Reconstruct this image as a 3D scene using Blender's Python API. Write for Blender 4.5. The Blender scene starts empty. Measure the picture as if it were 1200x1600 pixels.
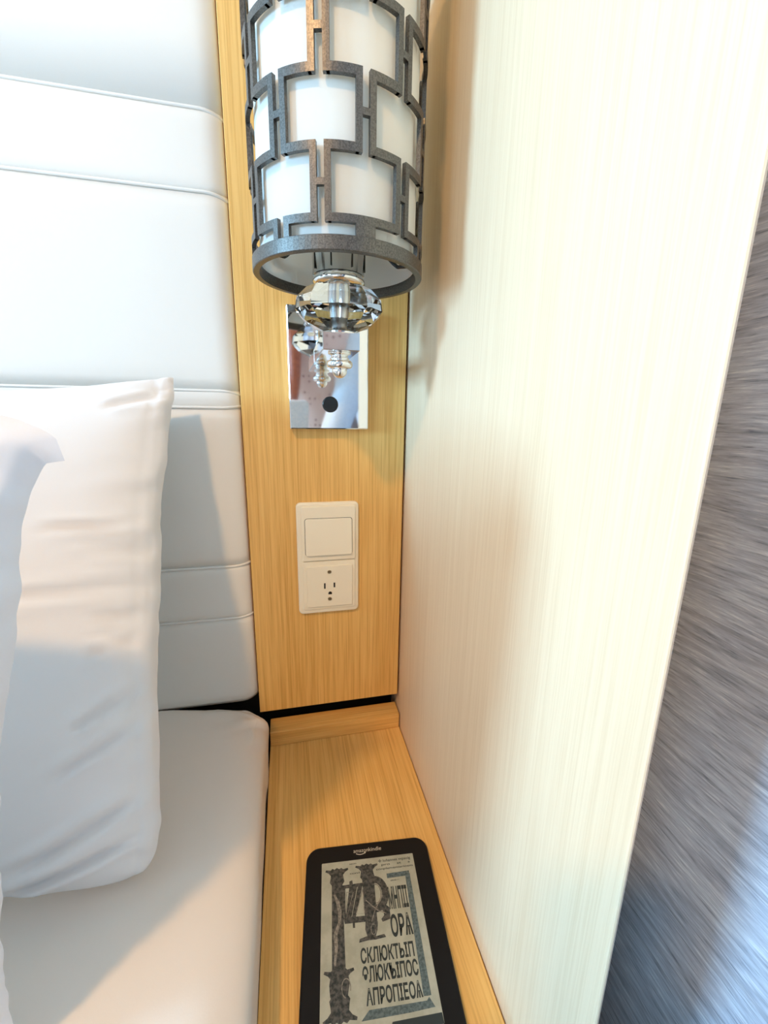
import bpy, bmesh, math, random
from mathutils import Vector, Matrix, noise

scene = bpy.context.scene
COL = scene.collection
random.seed(7)

# ------------------------------------------------------------------ camera
CAM = Vector((0.0, -0.53, 1.064))
PITCH, YAW, ROLL = 0.23796661, 0.22646812, 0.01648151
cd = bpy.data.cameras.new('camera')
cam = bpy.data.objects.new('camera', cd)
COL.objects.link(cam)
fw = Vector((math.sin(YAW)*math.cos(PITCH), math.cos(YAW)*math.cos(PITCH), -math.sin(PITCH)))
rt = Vector((math.cos(YAW), -math.sin(YAW), 0))
up = rt.cross(fw)
r2 = rt*math.cos(ROLL) + up*math.sin(ROLL)
u2 = -rt*math.sin(ROLL) + up*math.cos(ROLL)
M4 = Matrix((r2, u2, -fw)).transposed().to_4x4()
M4.translation = CAM
cam.matrix_world = M4
cd.sensor_fit = 'HORIZONTAL'
cd.sensor_width = 36.0
cd.lens = 657.1445/1200*36.0
cd.clip_start = 0.01
scene.camera = cam

# ------------------------------------------------------------------ light, exposure
scene.view_settings.view_transform = 'Standard'
scene.view_settings.look = 'None'
scene.view_settings.gamma = 1.0
scene.view_settings.use_curve_mapping = False
scene.view_settings.exposure = -0.18

world = bpy.data.worlds.new('world')
scene.world = world
world.use_nodes = True
world.node_tree.nodes['Background'].inputs[0].default_value = (0.62, 0.80, 1.0, 1)
world.node_tree.nodes['Background'].inputs[1].default_value = 0.2

def area(name, loc, direction, sx, sy, power, color):
    l = bpy.data.lights.new(name, 'AREA')
    l.shape = 'RECTANGLE'; l.size = sx; l.size_y = sy
    l.energy = power; l.color = color
    o = bpy.data.objects.new(name, l)
    o.location = loc
    o.rotation_euler = Vector(direction).to_track_quat('-Z', 'Y').to_euler()
    COL.objects.link(o)
    return o

# daylight behind the balcony window on the far side of the bed
WIN_Y0, WIN_Y1, WIN_Z0, WIN_Z1 = -1.20, -0.62, 1.14, 1.78
area('daylight', (-2.80, (WIN_Y0+WIN_Y1)/2, (WIN_Z0+WIN_Z1)/2), (1, 0, 0), WIN_Z1-WIN_Z0+0.1, WIN_Y1-WIN_Y0+0.1, 195.0, (0.34, 0.67, 1.0))
# unseen window added further down the cabin to brighten the grey wall
WB_Y0, WB_Y1, WB_Z0, WB_Z1 = -2.90, -1.95, 0.95, 2.05
area('grey_wall_fill', (-2.80, (WB_Y0+WB_Y1)/2, (WB_Z0+WB_Z1)/2), (1, 0.5, 0), WB_Z1-WB_Z0, WB_Y1-WB_Y0, 44.0, (0.52, 0.78, 1.0))
SPOT_POS = Vector((-0.62, -1.16, 2.19))
SPOT_POWER = 21.0
SPOT_COLOR = (1.0, 0.57, 0.21)

# ------------------------------------------------------------------ materials
def material(name):
    m = bpy.data.materials.new(name)
    m.use_nodes = True
    return m, m.node_tree, m.node_tree.nodes['Principled BSDF']

def plain(name, color, rough=0.5, metal=0.0, spec=0.5, bump=None):
    m, nt, p = material(name)
    p.inputs['Base Color'].default_value = (*color, 1)
    p.inputs['Roughness'].default_value = rough
    p.inputs['Metallic'].default_value = metal
    p.inputs['Specular IOR Level'].default_value = spec
    if bump:
        scale, strength, dist = bump
        tc = nt.nodes.new('ShaderNodeTexCoord')
        n = nt.nodes.new('ShaderNodeTexNoise'); n.inputs['Scale'].default_value = scale; n.inputs['Detail'].default_value = 4
        b = nt.nodes.new('ShaderNodeBump'); b.inputs['Strength'].default_value = strength; b.inputs['Distance'].default_value = dist
        nt.links.new(tc.outputs['Object'], n.inputs['Vector'])
        nt.links.new(n.outputs['Fac'], b.inputs['Height'])
        nt.links.new(b.outputs['Normal'], p.inputs['Normal'])
    return m

def noise_node(nt, vec, scale, detail=3, rough=0.55):
    mp = nt.nodes.new('ShaderNodeMapping'); mp.inputs['Scale'].default_value = scale
    n = nt.nodes.new('ShaderNodeTexNoise'); n.inputs['Scale'].default_value = 1.0
    n.inputs['Detail'].default_value = detail; n.inputs['Roughness'].default_value = rough
    nt.links.new(vec, mp.inputs['Vector']); nt.links.new(mp.outputs['Vector'], n.inputs['Vector'])
    return n.outputs['Fac']

def ramp(nt, fac, stops):
    r = nt.nodes.new('ShaderNodeValToRGB')
    e = r.color_ramp.elements
    while len(e) < len(stops): e.new(0.5)
    for el, (pos, c) in zip(e, stops):
        el.position = pos; el.color = (*c, 1)
    nt.links.new(fac, r.inputs['Fac'])
    return r.outputs['Color']

def mix(nt, a, b, fac, mode='MIX'):
    m = nt.nodes.new('ShaderNodeMix'); m.data_type = 'RGBA'; m.blend_type = mode
    if isinstance(fac, float): m.inputs[0].default_value = fac
    else: nt.links.new(fac, m.inputs[0])
    for s, v in ((m.inputs[6], a), (m.inputs[7], b)):
        if isinstance(v, tuple): s.default_value = (*v, 1)
        else: nt.links.new(v, s)
    return m.outputs[2]

def wood(name, light, mid, dark, axis, rough=0.42, fine=560.0, spec=0.4):
    """straight grained oak veneer, the grain runs along axis (0, 1 or 2)"""
    m, nt, p = material(name)
    tc = nt.nodes.new('ShaderNodeTexCoord').outputs['Object']
    def sc(across, along):
        v = [across]*3; v[axis] = along; return v
    f1 = noise_node(nt, tc, sc(fine, 9), 3, 0.6)
    f2 = noise_node(nt, tc, sc(fine*0.28, 3.2), 3, 0.5)
    f3 = noise_node(nt, tc, sc(26, 1.2), 2, 0.5)
    c1 = ramp(nt, f1, [(0.36, dark), (0.48, mid), (0.60, light)])
    c2 = ramp(nt, f2, [(0.32, dark), (0.48, mid), (0.66, light)])
    c3 = ramp(nt, f3, [(0.35, mid), (0.65, light)])
    c = mix(nt, c1, c2, 0.40)
    c = mix(nt, c, c3, 0.25)
    nt.links.new(c, p.inputs['Base Color'])
    p.inputs['Roughness'].default_value = rough
    p.inputs['Specular IOR Level'].default_value = spec
    b = nt.nodes.new('ShaderNodeBump'); b.inputs['Strength'].default_value = 0.25; b.inputs['Distance'].default_value = 0.0004
    nt.links.new(f1, b.inputs['Height']); nt.links.new(b.outputs['Normal'], p.inputs['Normal'])
    return m

OAK_L, OAK_M, OAK_D = (0.89, 0.56, 0.19), (0.79, 0.45, 0.125), (0.57, 0.28, 0.06)
M_OAK_Z = wood('oak_veneer_upright', OAK_L, OAK_M, OAK_D, 2)
M_OAK_Y = wood('oak_veneer_deep', OAK_L, OAK_M, OAK_D, 1)
M_OAK_X = wood('oak_veneer_across', OAK_L, OAK_M, OAK_D, 0)
M_PART = wood('pale_oak_veneer', (0.82, 0.655, 0.455), (0.775, 0.60, 0.405), (0.71, 0.53, 0.335), 2, 0.45, 850.0)

def grey_grain(name):
    m, nt, p = material(name)
    tc = nt.nodes.new('ShaderNodeTexCoord').outputs['Object']
    wav = nt.nodes.new('ShaderNodeTexNoise'); wav.inputs['Scale'].default_value = 14; wav.inputs['Detail'].default_value = 2
    nt.links.new(tc, wav.inputs['Vector'])
    sub = nt.nodes.new('ShaderNodeVectorMath'); sub.operation = 'SUBTRACT'; sub.inputs[1].default_value = (0.5, 0.5, 0.5)
    nt.links.new(wav.outputs['Color'], sub.inputs[0])
    scl = nt.nodes.new('ShaderNodeVectorMath'); scl.operation = 'MULTIPLY'; scl.inputs[1].default_value = (0, 0, 0.006)
    nt.links.new(sub.outputs[0], scl.inputs[0])
    add = nt.nodes.new('ShaderNodeVectorMath'); add.operation = 'ADD'
    nt.links.new(tc, add.inputs[0]); nt.links.new(scl.outputs[0], add.inputs[1])
    v = add.outputs[0]
    f1 = noise_node(nt, v, (60, 42, 640), 4, 0.66)
    f2 = noise_node(nt, v, (30, 20, 240), 3, 0.6)
    f3 = noise_node(nt, v, (20, 8, 60), 2, 0.5)
    c1 = ramp(nt, f1, [(0.33, (0.09, 0.11, 0.16)), (0.44, (0.43, 0.47, 0.55)), (0.56, (0.57, 0.61, 0.69)), (0.66, (0.94, 0.97, 1.0))])
    c2 = ramp(nt, f2, [(0.33, (0.17, 0.19, 0.25)), (0.50, (0.50, 0.55, 0.66)), (0.67, (0.82, 0.90, 0.98))])
    c3 = ramp(nt, f3, [(0.35, (0.46, 0.47, 0.55)), (0.65, (0.56, 0.66, 0.78))])
    c = mix(nt, mix(nt, c1, c2, 0.42), c3, 0.12)
    nt.links.new(c, p.inputs['Base Color'])
    p.inputs['Roughness'].default_value = 0.5
    b = nt.nodes.new('ShaderNodeBump'); b.inputs['Strength'].default_value = 0.4; b.inputs['Distance'].default_value = 0.0008
    nt.links.new(f1, b.inputs['Height']); nt.links.new(b.outputs['Normal'], p.inputs['Normal'])
    return m

M_GREY = grey_grain('grey_grain_laminate')
M_WALL = plain('beige_wall_laminate', (0.50, 0.48, 0.44), 0.8)
M_FRAME = plain('window_frame_white', (0.8, 0.8, 0.8), 0.4)
M_CEIL = plain('white_ceiling', (0.62, 0.62, 0.61), 0.8)
M_CARPET = plain('grey_carpet', (0.16, 0.17, 0.20), 0.95, bump=(600, 0.8, 0.003))
M_DARK = plain('black_gap_shade_and_plinth', (0.006, 0.006, 0.006), 0.9)  # shade in the gaps as black colour; also used for the plinth
M_HEAD = plain('off_white_faux_leather', (0.83, 0.80, 0.735), 0.55, bump=(1500, 0.12, 0.0003))
M_PIPE = plain('off_white_piping', (0.84, 0.82, 0.77), 0.5)
M_SHEET = plain('cream_sheet', (0.81, 0.73, 0.645), 0.85, bump=(900, 0.10, 0.0004))
M_PILLOW = plain('white_cotton', (0.83, 0.81, 0.79), 0.85, bump=(1000, 0.08, 0.0004))
M_PILLOW2 = plain('crisp_white_cotton', (0.86, 0.86, 0.87), 0.8, bump=(1000, 0.08, 0.0004))
M_CHROME = plain('chrome', (0.86, 0.87, 0.88), 0.045, 1.0)
M_CHROME_S = plain('satin_chrome', (0.62, 0.63, 0.62), 0.16, 1.0)
M_BLACKPL = plain('black_plastic', (0.010, 0.012, 0.012), 0.25)
M_SWITCH = plain('ivory_plastic', (0.93, 0.85, 0.67), 0.35)
M_SLOT = plain('socket_slot_black', (0.008, 0.007, 0.006), 0.6)
M_SCREW = plain('aged_brass_screw', (0.45, 0.34, 0.20), 0.35, 1.0)
M_KBODY = plain('graphite_plastic', (0.006, 0.006, 0.007), 0.42, spec=0.22, bump=(2500, 0.15, 0.0002))
M_INK = plain('screen_ink_dark', (0.018, 0.028, 0.030), 0.5)
M_LOGO = plain('logo_pale_print', (0.60, 0.54, 0.43), 0.5)

def mottled(name, a, b, scale, rough=0.5, metal=0.0, lo=0.4, hi=0.6):
    m, nt, p = material(name)
    tc = nt.nodes.new('ShaderNodeTexCoord').outputs['Object']
    f = noise_node(nt, tc, (scale,)*3, 4, 0.6)
    nt.links.new(ramp(nt, f, [(lo, a), (hi, b)]), p.inputs['Base Color'])
    p.inputs['Roughness'].default_value = rough; p.inputs['Metallic'].default_value = metal
    return m
M_SCREEN = mottled('grey_screen', (0.36, 0.36, 0.28), (0.44, 0.44, 0.35), 60, 0.35)
M_ORN = mottled('screen_ornament', (0.014, 0.021, 0.022), (0.095, 0.09, 0.08), 330, 0.5)
M_BAND = mottled('screen_border_grey', (0.055, 0.085, 0.088), (0.13, 0.17, 0.17), 500, 0.5)
M_BRONZE = mottled('dark_bronze', (0.10, 0.094, 0.086), (0.17, 0.16, 0.145), 900, 0.38, 0.75)

def opal():
    m, nt, p = material('opal_white_shade')
    nt.nodes.remove(p)
    out = [n for n in nt.nodes if n.type == 'OUTPUT_MATERIAL'][0]
    d = nt.nodes.new('ShaderNodeBsdfDiffuse'); d.inputs[0].default_value = (0.92, 0.92, 0.89, 1)
    t = nt.nodes.new('ShaderNodeBsdfTranslucent'); t.inputs[0].default_value = (0.92, 0.92, 0.86, 1)
    mx = nt.nodes.new('ShaderNodeMixShader'); mx.inputs[0].default_value = 0.42
    nt.links.new(d.outputs[0], mx.inputs[1]); nt.links.new(t.outputs[0], mx.inputs[2]); nt.links.new(mx.outputs[0], out.inputs[0])
    return m
M_OPAL = opal()
def glass():
    m, nt, p = material('cut_crystal')
    p.inputs['Base Color'].default_value = (0.98, 0.99, 0.99, 1)
    p.inputs['Roughness'].default_value = 0.0
    p.inputs['IOR'].default_value = 1.40
    p.inputs['Transmission Weight'].default_value = 1.0
    return m
M_GLASS = glass()
def emit(name, color, strength):
    m, nt, p = material(name)
    p.inputs['Emission Color'].default_value = (*color, 1); p.inputs['Emission Strength'].default_value = strength
    return m

# ------------------------------------------------------------------ helpers
WORLD = {}
def link(o, base, parent):
    COL.objects.link(o)
    pw = WORLD[parent] if parent else Vector((0, 0, 0))
    o.location = base - pw
    if parent: o.parent = parent
    WORLD[o] = base

def obj(name, bm, mat, parent=None, smooth=False, weld=False):
    """one mesh object from a bmesh given in world coordinates"""
    if weld: bmesh.ops.remove_doubles(bm, verts=bm.verts, dist=1e-6)
    bmesh.ops.recalc_face_normals(bm, faces=bm.faces)
    xs = [v.co.x for v in bm.verts]; ys = [v.co.y for v in bm.verts]; zs = [v.co.z for v in bm.verts]
    base = Vector(((min(xs)+max(xs))/2, (min(ys)+max(ys))/2, min(zs)))
    for v in bm.verts: v.co -= base
    me = bpy.data.meshes.new(name)
    bm.to_mesh(me); bm.free()
    if smooth:
        for f in me.polygons: f.use_smooth = True
    if mat: me.materials.append(mat)
    o = bpy.data.objects.new(name, me)
    link(o, base, parent)
    return o

def thing(name, label, cat, base, group=None):
    o = bpy.data.objects.new(name, None)
    o.empty_display_size = 0.05
    link(o, Vector(base), None)
    tag(o, label, cat, group)
    return o

def tag(o, label, cat, group=None):
    o['label'] = label; o['category'] = cat
    if group: o['group'] = group
    return o

def structure(o):
    o['kind'] = 'structure'
    return o

def box(bm, x0, x1, y0, y1, z0, z1, bevel=0.0, seg=2):
    vs = [bm.verts.new((x, y, z)) for x in (x0, x1) for y in (y0, y1) for z in (z0, z1)]
    idx = [(0, 1, 3, 2), (4, 6, 7, 5), (0, 4, 5, 1), (2, 3, 7, 6), (0, 2, 6, 4), (1, 5, 7, 3)]
    fs = [bm.faces.new([vs[i] for i in f]) for f in idx]
    if bevel > 0:
        es = list({e for f in fs for e in f.edges})
        bmesh.ops.bevel(bm, geom=es, offset=bevel, segments=seg, profile=0.5, affect='EDGES')
    return bm

def bx(*a, **k): return box(bmesh.new(), *a, **k)

def lathe(bm, cx, cy, prof, n=48, rot=0.0):
    """prof: (radius, z) list, axis upright through (cx, cy)"""
    rings = []
    for r, z in prof:
        if r < 1e-6:
            rings.append([bm.verts.new((cx, cy, z))])
        else:
            rings.append([bm.verts.new((cx+r*math.cos(rot+2*math.pi*i/n), cy+r*math.sin(rot+2*math.pi*i/n), z)) for i in range(n)])
    for a, b in zip(rings, rings[1:]):
        for i in range(n):
            j = (i+1) % n
            if len(a) == 1 and len(b) == 1: continue
            if len(a) == 1: bm.faces.new((a[0], b[j], b[i]))
            elif len(b) == 1: bm.faces.new((a[i], a[j], b[0]))
            else: bm.faces.new((a[i], a[j], b[j], b[i]))
    return bm

def tube(bm, pts, r, n=10, cap=True):
    pts = [Vector(p) for p in pts]
    rings = []
    ref = None
    for i, p in enumerate(pts):
        t = (pts[min(i+1, len(pts)-1)]-pts[max(i-1, 0)]).normalized()
        if ref is None: ref = t.orthogonal().normalized()
        ref = (ref - t*ref.dot(t)).normalized()
        bi = t.cross(ref)
        rings.append([bm.verts.new(p+(ref*math.cos(2*math.pi*k/n)+bi*math.sin(2*math.pi*k/n))*r) for k in range(n)])
    for a, b in zip(rings, rings[1:]):
        for k in range(n):
            bm.faces.new((a[k], a[(k+1) % n], b[(k+1) % n], b[k]))
    if cap:
        bm.faces.new(rings[0][::-1]); bm.faces.new(rings[-1])
    return bm

def smooth_path(pts, sub=6):
    pts = [Vector(p) for p in pts]; out = []
    for i in range(len(pts)-1):
        p0, p1, p2, p3 = pts[max(i-1, 0)], pts[i], pts[i+1], pts[min(i+2, len(pts)-1)]
        for k in range(sub):
            t = k/sub
            out.append(0.5*((2*p1)+(p2-p0)*t+(2*p0-5*p1+4*p2-p3)*t*t+(-p0+3*p1-3*p2+p3)*t**3))
    out.append(pts[-1])
    return out

def rounded(w, h, r, n=6):
    """outline of a rounded rectangle centred at 0"""
    out = []
    for cx, cy, a0 in ((w/2-r, h/2-r, 0), (-w/2+r, h/2-r, 90), (-w/2+r, -h/2+r, 180), (w/2-r, -h/2+r, 270)):
        for k in range(n+1):
            a = math.radians(a0+90*k/n)
            out.append((cx+r*math.cos(a), cy+r*math.sin(a)))
    return out

def slab(bm, outline, frame, d0, d1, edge=0.0):
    """extrude a 2D outline; frame(u, v, d) -> world; d1 is the visible side; edge: small chamfer"""
    loops = [[bm.verts.new(frame(u, v, d0)) for u, v in outline]]
    if edge > 0:
        n = len(outline)
        def inset(e):
            res = []
            for i in range(n):
                p, q, s = Vector(outline[i-1]), Vector(outline[i]), Vector(outline[(i+1) % n])
                t = (s-p).normalized(); nn = Vector((-t.y, t.x))
                res.append(q+nn*e)
            return res
        sgn = 1 if d1 > d0 else -1
        loops.append([bm.verts.new(frame(u, v, d1-sgn*edge)) for u, v in outline])
        loops.append([bm.verts.new(frame(u, v, d1-sgn*edge*0.3)) for u, v in inset(edge*0.3)])
        loops.append([bm.verts.new(frame(u, v, d1)) for u, v in inset(edge)])
    else:
        loops.append([bm.verts.new(frame(u, v, d1)) for u, v in outline])
    n = len(outline)
    for a, b in zip(loops, loops[1:]):
        for i in range(n): bm.faces.new((a[i], a[(i+1) % n], b[(i+1) % n], b[i]))
    bm.faces.new(loops[0][::-1]); bm.faces.new(loops[-1])
    return bm

U = 0.53            # camera to panel distance; u(x, y, z) turns units of it into metres
def u(x, y, z): return Vector((x*U, -0.53+y*U, 1.064+z*U))
ZC = 1.064

# ------------------------------------------------------------------ room
XP = 0.150          # near face of the partition
X_RW = 0.275        # grey wall
Y_BACK = 0.052
structure(obj('floor', bx(-2.7, X_RW+0.1, -3.3, Y_BACK+0.1, -0.1, 0.0), M_CARPET))
structure(obj('ceiling', bx(-2.7, X_RW+0.1, -3.3, Y_BACK+0.1, 2.205, 2.3), M_CEIL))
structure(obj('wall_back', bx(-2.7, X_RW+0.1, Y_BACK, Y_BACK+0.1, 0.0, 2.205), M_WALL))
structure(obj('wall_front', bx(-2.7, X_RW+0.1, -3.3, -3.2, 0.0, 2.205), M_WALL))
structure(obj('wall_right', bx(X_RW, X_RW+0.1, -3.2, Y_BACK, 0.0, 2.205), M_GREY))
wl = bmesh.new()
box(wl, -2.7, -2.6, -3.2, WB_Y0, 0, 2.205); box(wl, -2.7, -2.6, WB_Y1, WIN_Y0, 0, 2.205); box(wl, -2.7, -2.6, WIN_Y1, Y_BACK, 0, 2.205)
for y0, y1, z0, z1 in ((WIN_Y0, WIN_Y1, WIN_Z0, WIN_Z1), (WB_Y0, WB_Y1, WB_Z0, WB_Z1)):
    box(wl, -2.7, -2.6, y0, y1, 0, z0); box(wl, -2.7, -2.6, y0, y1, z1, 2.205)
structure(obj('wall_left', wl, M_WALL))
for k, (y0, y1, z0, z1) in enumerate(((WIN_Y0, WIN_Y1, WIN_Z0, WIN_Z1), (WB_Y0, WB_Y1, WB_Z0, WB_Z1))):  # the second one is the added window that lights the grey wall
    wf = bmesh.new(); f = 0.03
    box(wf, -2.69, -2.61, y0, y0+f, z0, z1); box(wf, -2.69, -2.61, y1-f, y1, z0, z1)
    box(wf, -2.69, -2.61, y0, y1, z0, z0+f); box(wf, -2.69, -2.61, y0, y1, z1-f, z1)
    structure(obj('window_%d' % (k+1), wf, M_FRAME))
# black sheet standing in for the shaded void behind the joints around the oak panel
structure(obj('gap_shade_1', bx(-0.060, XP, 0.046, Y_BACK, 0.0, 2.2), M_DARK))

# partition: 18 mm board whose front edge is cut back, leaving a thin lip
pb = bmesh.new()
yE = -0.405
sec = [(XP, Y_BACK), (XP, yE+0.0012), (XP+0.0005, yE+0.0004), (XP+0.0012, yE), (XP+0.0026, yE+0.0004), (XP+0.018, yE+0.022), (XP+0.018, Y_BACK)]
lo = [pb.verts.new((x, y, 0.0)) for x, y in sec]; hi = [pb.verts.new((x, y, 2.2)) for x, y in sec]
for i in range(len(sec)):
    j = (i+1) % len(sec)
    pb.faces.new((lo[i], lo[j], hi[j], hi[i]))
pb.faces.new(lo[::-1]); pb.faces.new(hi)
tag(obj('partition_board', pb, M_PART), 'tall pale oak veneer partition board standing right of the wall lamp', 'partition')

# oak wall panel
tag(obj('wood_panel', bx(-0.0510, 0.1472, 0.0, 0.040, 0.650, 2.2, bevel=0.0006, seg=1), M_OAK_Z),
    'upright oak veneer wall panel carrying the lamp and the light switch', 'wall panel')

# ------------------------------------------------------------------ headboard
HX0, HX1 = -1.75, -0.0525
hb = thing('headboard', 'off-white padded headboard with stitched horizontal piping above the bed', 'headboard', (-0.9, 0.03, 0.672))
seams_z = [0.545, 0.4085, 0.0345, -0.0010, -0.369, -0.504]
zs = [2.19] + [ZC+z*U for z in seams_z] + [ZC-0.750*U]
def pad(z1, z0):
    bm = bmesh.new()
    nx, nz = 70, 14
    rows = []
    H = z1-z0
    for k in range(nz+1):
        t = k/nz
        z = z0+H*t
        edge = min(t, 1-t)*H
        pz = min(1.0, edge/0.012)
        puff = 0.0022*math.sqrt(max(0.0, 1-(1-pz)**2))
        if z0 < 0.70:                       # the lowest pad rolls under
            qq = max(0.0, 1-(z-z0)/0.014)
            puff -= 0.006*(qq**2.2)
        row = []
        for i in range(nx+1):
            s = i/nx
            x = HX1-(HX1-HX0)*(s**2.2)
            d = HX1-x
            q = max(0.0, 1-d/0.022)
            roll = 0.010*(1-math.sqrt(max(0.0, 1-q*q)))
            w = 0.0006*noise.noise(Vector((x*4, z*6, 0.3)))
            up_ = 0.006*q*q*max(0.0, 1-(z-z0)/0.04) if z0 < 0.70 else 0.0
            row.append(bm.verts.new((x, 0.0015-puff+roll+w, z+up_)))
        rows.append(row)
    for a, b in zip(rows, rows[1:]):
        for i in range(nx): bm.faces.new((a[i], b[i], b[i+1], a[i+1]))
    # sides back to the wall
    back = {}
    def bk(v):
        if v not in back: back[v] = bm.verts.new((v.co.x, 0.042, v.co.z))
        return back[v]
    border = rows[0] + [r[-1] for r in rows[1:]] + rows[-1][::-1][1:] + [r[0] for r in rows[::-1][1:-1]]
    for i in range(len(border)):
        a, b = border[i], border[(i+1) % len(border)]
        bm.faces.new((a, b, bk(b), bk(a)))
    return bm
for a, b in zip(zs, zs[1:]):
    obj('padded_panel', pad(a, b), M_HEAD, hb, smooth=True)
for z in zs[1:-1]:
    pts = []
    for i in range(60):
        s = i/59
        x = HX1-0.0005-(HX1-HX0)*(s**2.2)
        d = HX1-x
        q = max(0.0, 1-d/0.022)
        pts.append((x, 0.0010+0.010*(1-math.sqrt(max(0.0, 1-q*q))), z-0.004*q*q*(1 if z > ZC else -0.6)))
    obj('piping', tube(bmesh.new(), pts, 0.0017, 8), M_PIPE, hb, smooth=True)
structure(obj('gap_shade_2', bx(-1.76, -0.0515, 0.043, Y_BACK, 0.0, 2.2), M_DARK))  # black sheet in place of the shade behind the headboard

# ------------------------------------------------------------------ nightstand
ZS = ZC-0.8755*U
ns = thing('nightstand', 'narrow oak nightstand between the bed and the partition, carrying the reading tablet', 'nightstand', (0.055, -0.2, 0.0))
nsX0, nsX1 = -0.0392, 0.1492
obj('top', bx(nsX0, nsX1, -0.400, 0.030, ZS-0.022, ZS, bevel=0.0006, seg=1), M_OAK_Y, ns)
obj('back_ledge', bx(nsX0+0.0006, nsX1-0.0008, -0.0106, 0.0180, ZS, ZS+0.0235, bevel=0.0013, seg=2), M_OAK_X, ns)
obj('cabinet_body', bx(nsX0+0.002, nsX1-0.001, -0.380, 0.030, 0.06, ZS-0.0225), M_OAK_Z, ns)
dr = obj('drawer', bx(nsX0+0.004, nsX1-0.004, -0.398, -0.3805, 0.36, ZS-0.026, bevel=0.001, seg=1), M_OAK_X, ns)
obj('knob', tube(bmesh.new(), [(0.055, -0.398, 0.455), (0.055, -0.412, 0.455)], 0.009, 20), M_CHROME_S, dr)
dd = obj('door', bx(nsX0+0.004, nsX1-0.004, -0.398, -0.3805, 0.065, 0.356, bevel=0.001, seg=1), M_OAK_X, ns)
obj('plinth', bx(nsX0+0.006, nsX1-0.006, -0.365, 0.030, 0.0, 0.0595), M_DARK, ns)

# ------------------------------------------------------------------ bed
ZM = ZC-0.745*U
def mattress_bm():
    """rounded box with sheet gathers near the corner beside the nightstand"""
    bm = bmesh.new()
    x1, x0, y1, y0, z1, z0 = -0.0380, -1.70, 0.0080, -2.02, ZM+0.001, 0.42
    rp, rv = 0.046, 0.024
    def dense(a, b, n, p): return [b-(b-a)*((1-i/n)**p) for i in range(n+1)]
    X = dense(x0, x1, 80, 2.4); Y = dense(y0, y1, 130, 2.4); Z = dense(z0, z1, 26, 1.6)
    verts = {}
    def vert(x, y, z):
        key = (x, y, z)
        if key in verts: return verts[key]
        p = Vector(key)
        ry = 0.010+0.036*math.exp(-((x-x1)/0.075)**2)
        q = Vector((min(max(x, x0+rp), x1-rp), min(max(y, y0+ry), y1-ry), min(max(z, z0+rv), z1-rv)))
        d = p-q; d = Vector((d.x/rp, d.y/ry, d.z/rv))
        d = d.normalized() if d.length > 1e-9 else Vector((0, 0, 1))
        g = math.exp(-(((x-x1)**2+(y-y1)**2)/0.085**2))
        side = math.exp(-((x-x1)/0.03)**2)
        w = 0.0045*g*noise.noise(Vector((x*50, y*55, z*16)))
        w += 0.0016*side*noise.noise(Vector((3, y*16, z*7)))
        w += 0.0016*noise.noise(Vector((x*5, y*5, z*5)))*(1-g)
        # seam of the sheet hem running round the corner
        w -= 0.0020*g*math.exp(-((y1-y-0.048+0.35*(x-x1))/0.0022)**2)
        lift = 0.006*math.exp(-((y-y1)/0.05)**2)*max(0.0, min(1.0, (x1-0.05-x)/0.08)) if z > z1-0.05 else 0.0
        v = bm.verts.new(q+Vector((d.x*(rp+w-0.002), d.y*(ry+w-0.002), d.z*(rv+w-0.002)))+Vector((0, 0, lift)))
        verts[key] = v
        return v
    def sheet(A, B, f):
        for i in range(len(A)-1):
            for j in range(len(B)-1):
                bm.faces.new((f(A[i], B[j]), f(A[i+1], B[j]), f(A[i+1], B[j+1]), f(A[i], B[j+1])))
    sheet(X, Y, lambda a, b: vert(a, b, z1)); sheet(X, Y[::6] if (len(Y)-1) % 6 == 0 else Y, lambda a, b: vert(a, b, z0))
    for x in (x0, x1): sheet(Y, Z, lambda a, b: vert(x, a, b))
    for y in (y0, y1): sheet(X, Z, lambda a, b: vert(a, y, b))
    return bm
bed = thing('bed', 'low bed with a cream fitted sheet pulled tight over the mattress', 'bed', (-0.87, -1.0, 0.0))
obj('bed_base', bx(-1.68, -0.055, -2.0, -0.01, 0.0, 0.419, bevel=0.004), M_WALL, bed)
obj('fitted_mattress', mattress_bm(), M_SHEET, bed, smooth=True)

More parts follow.
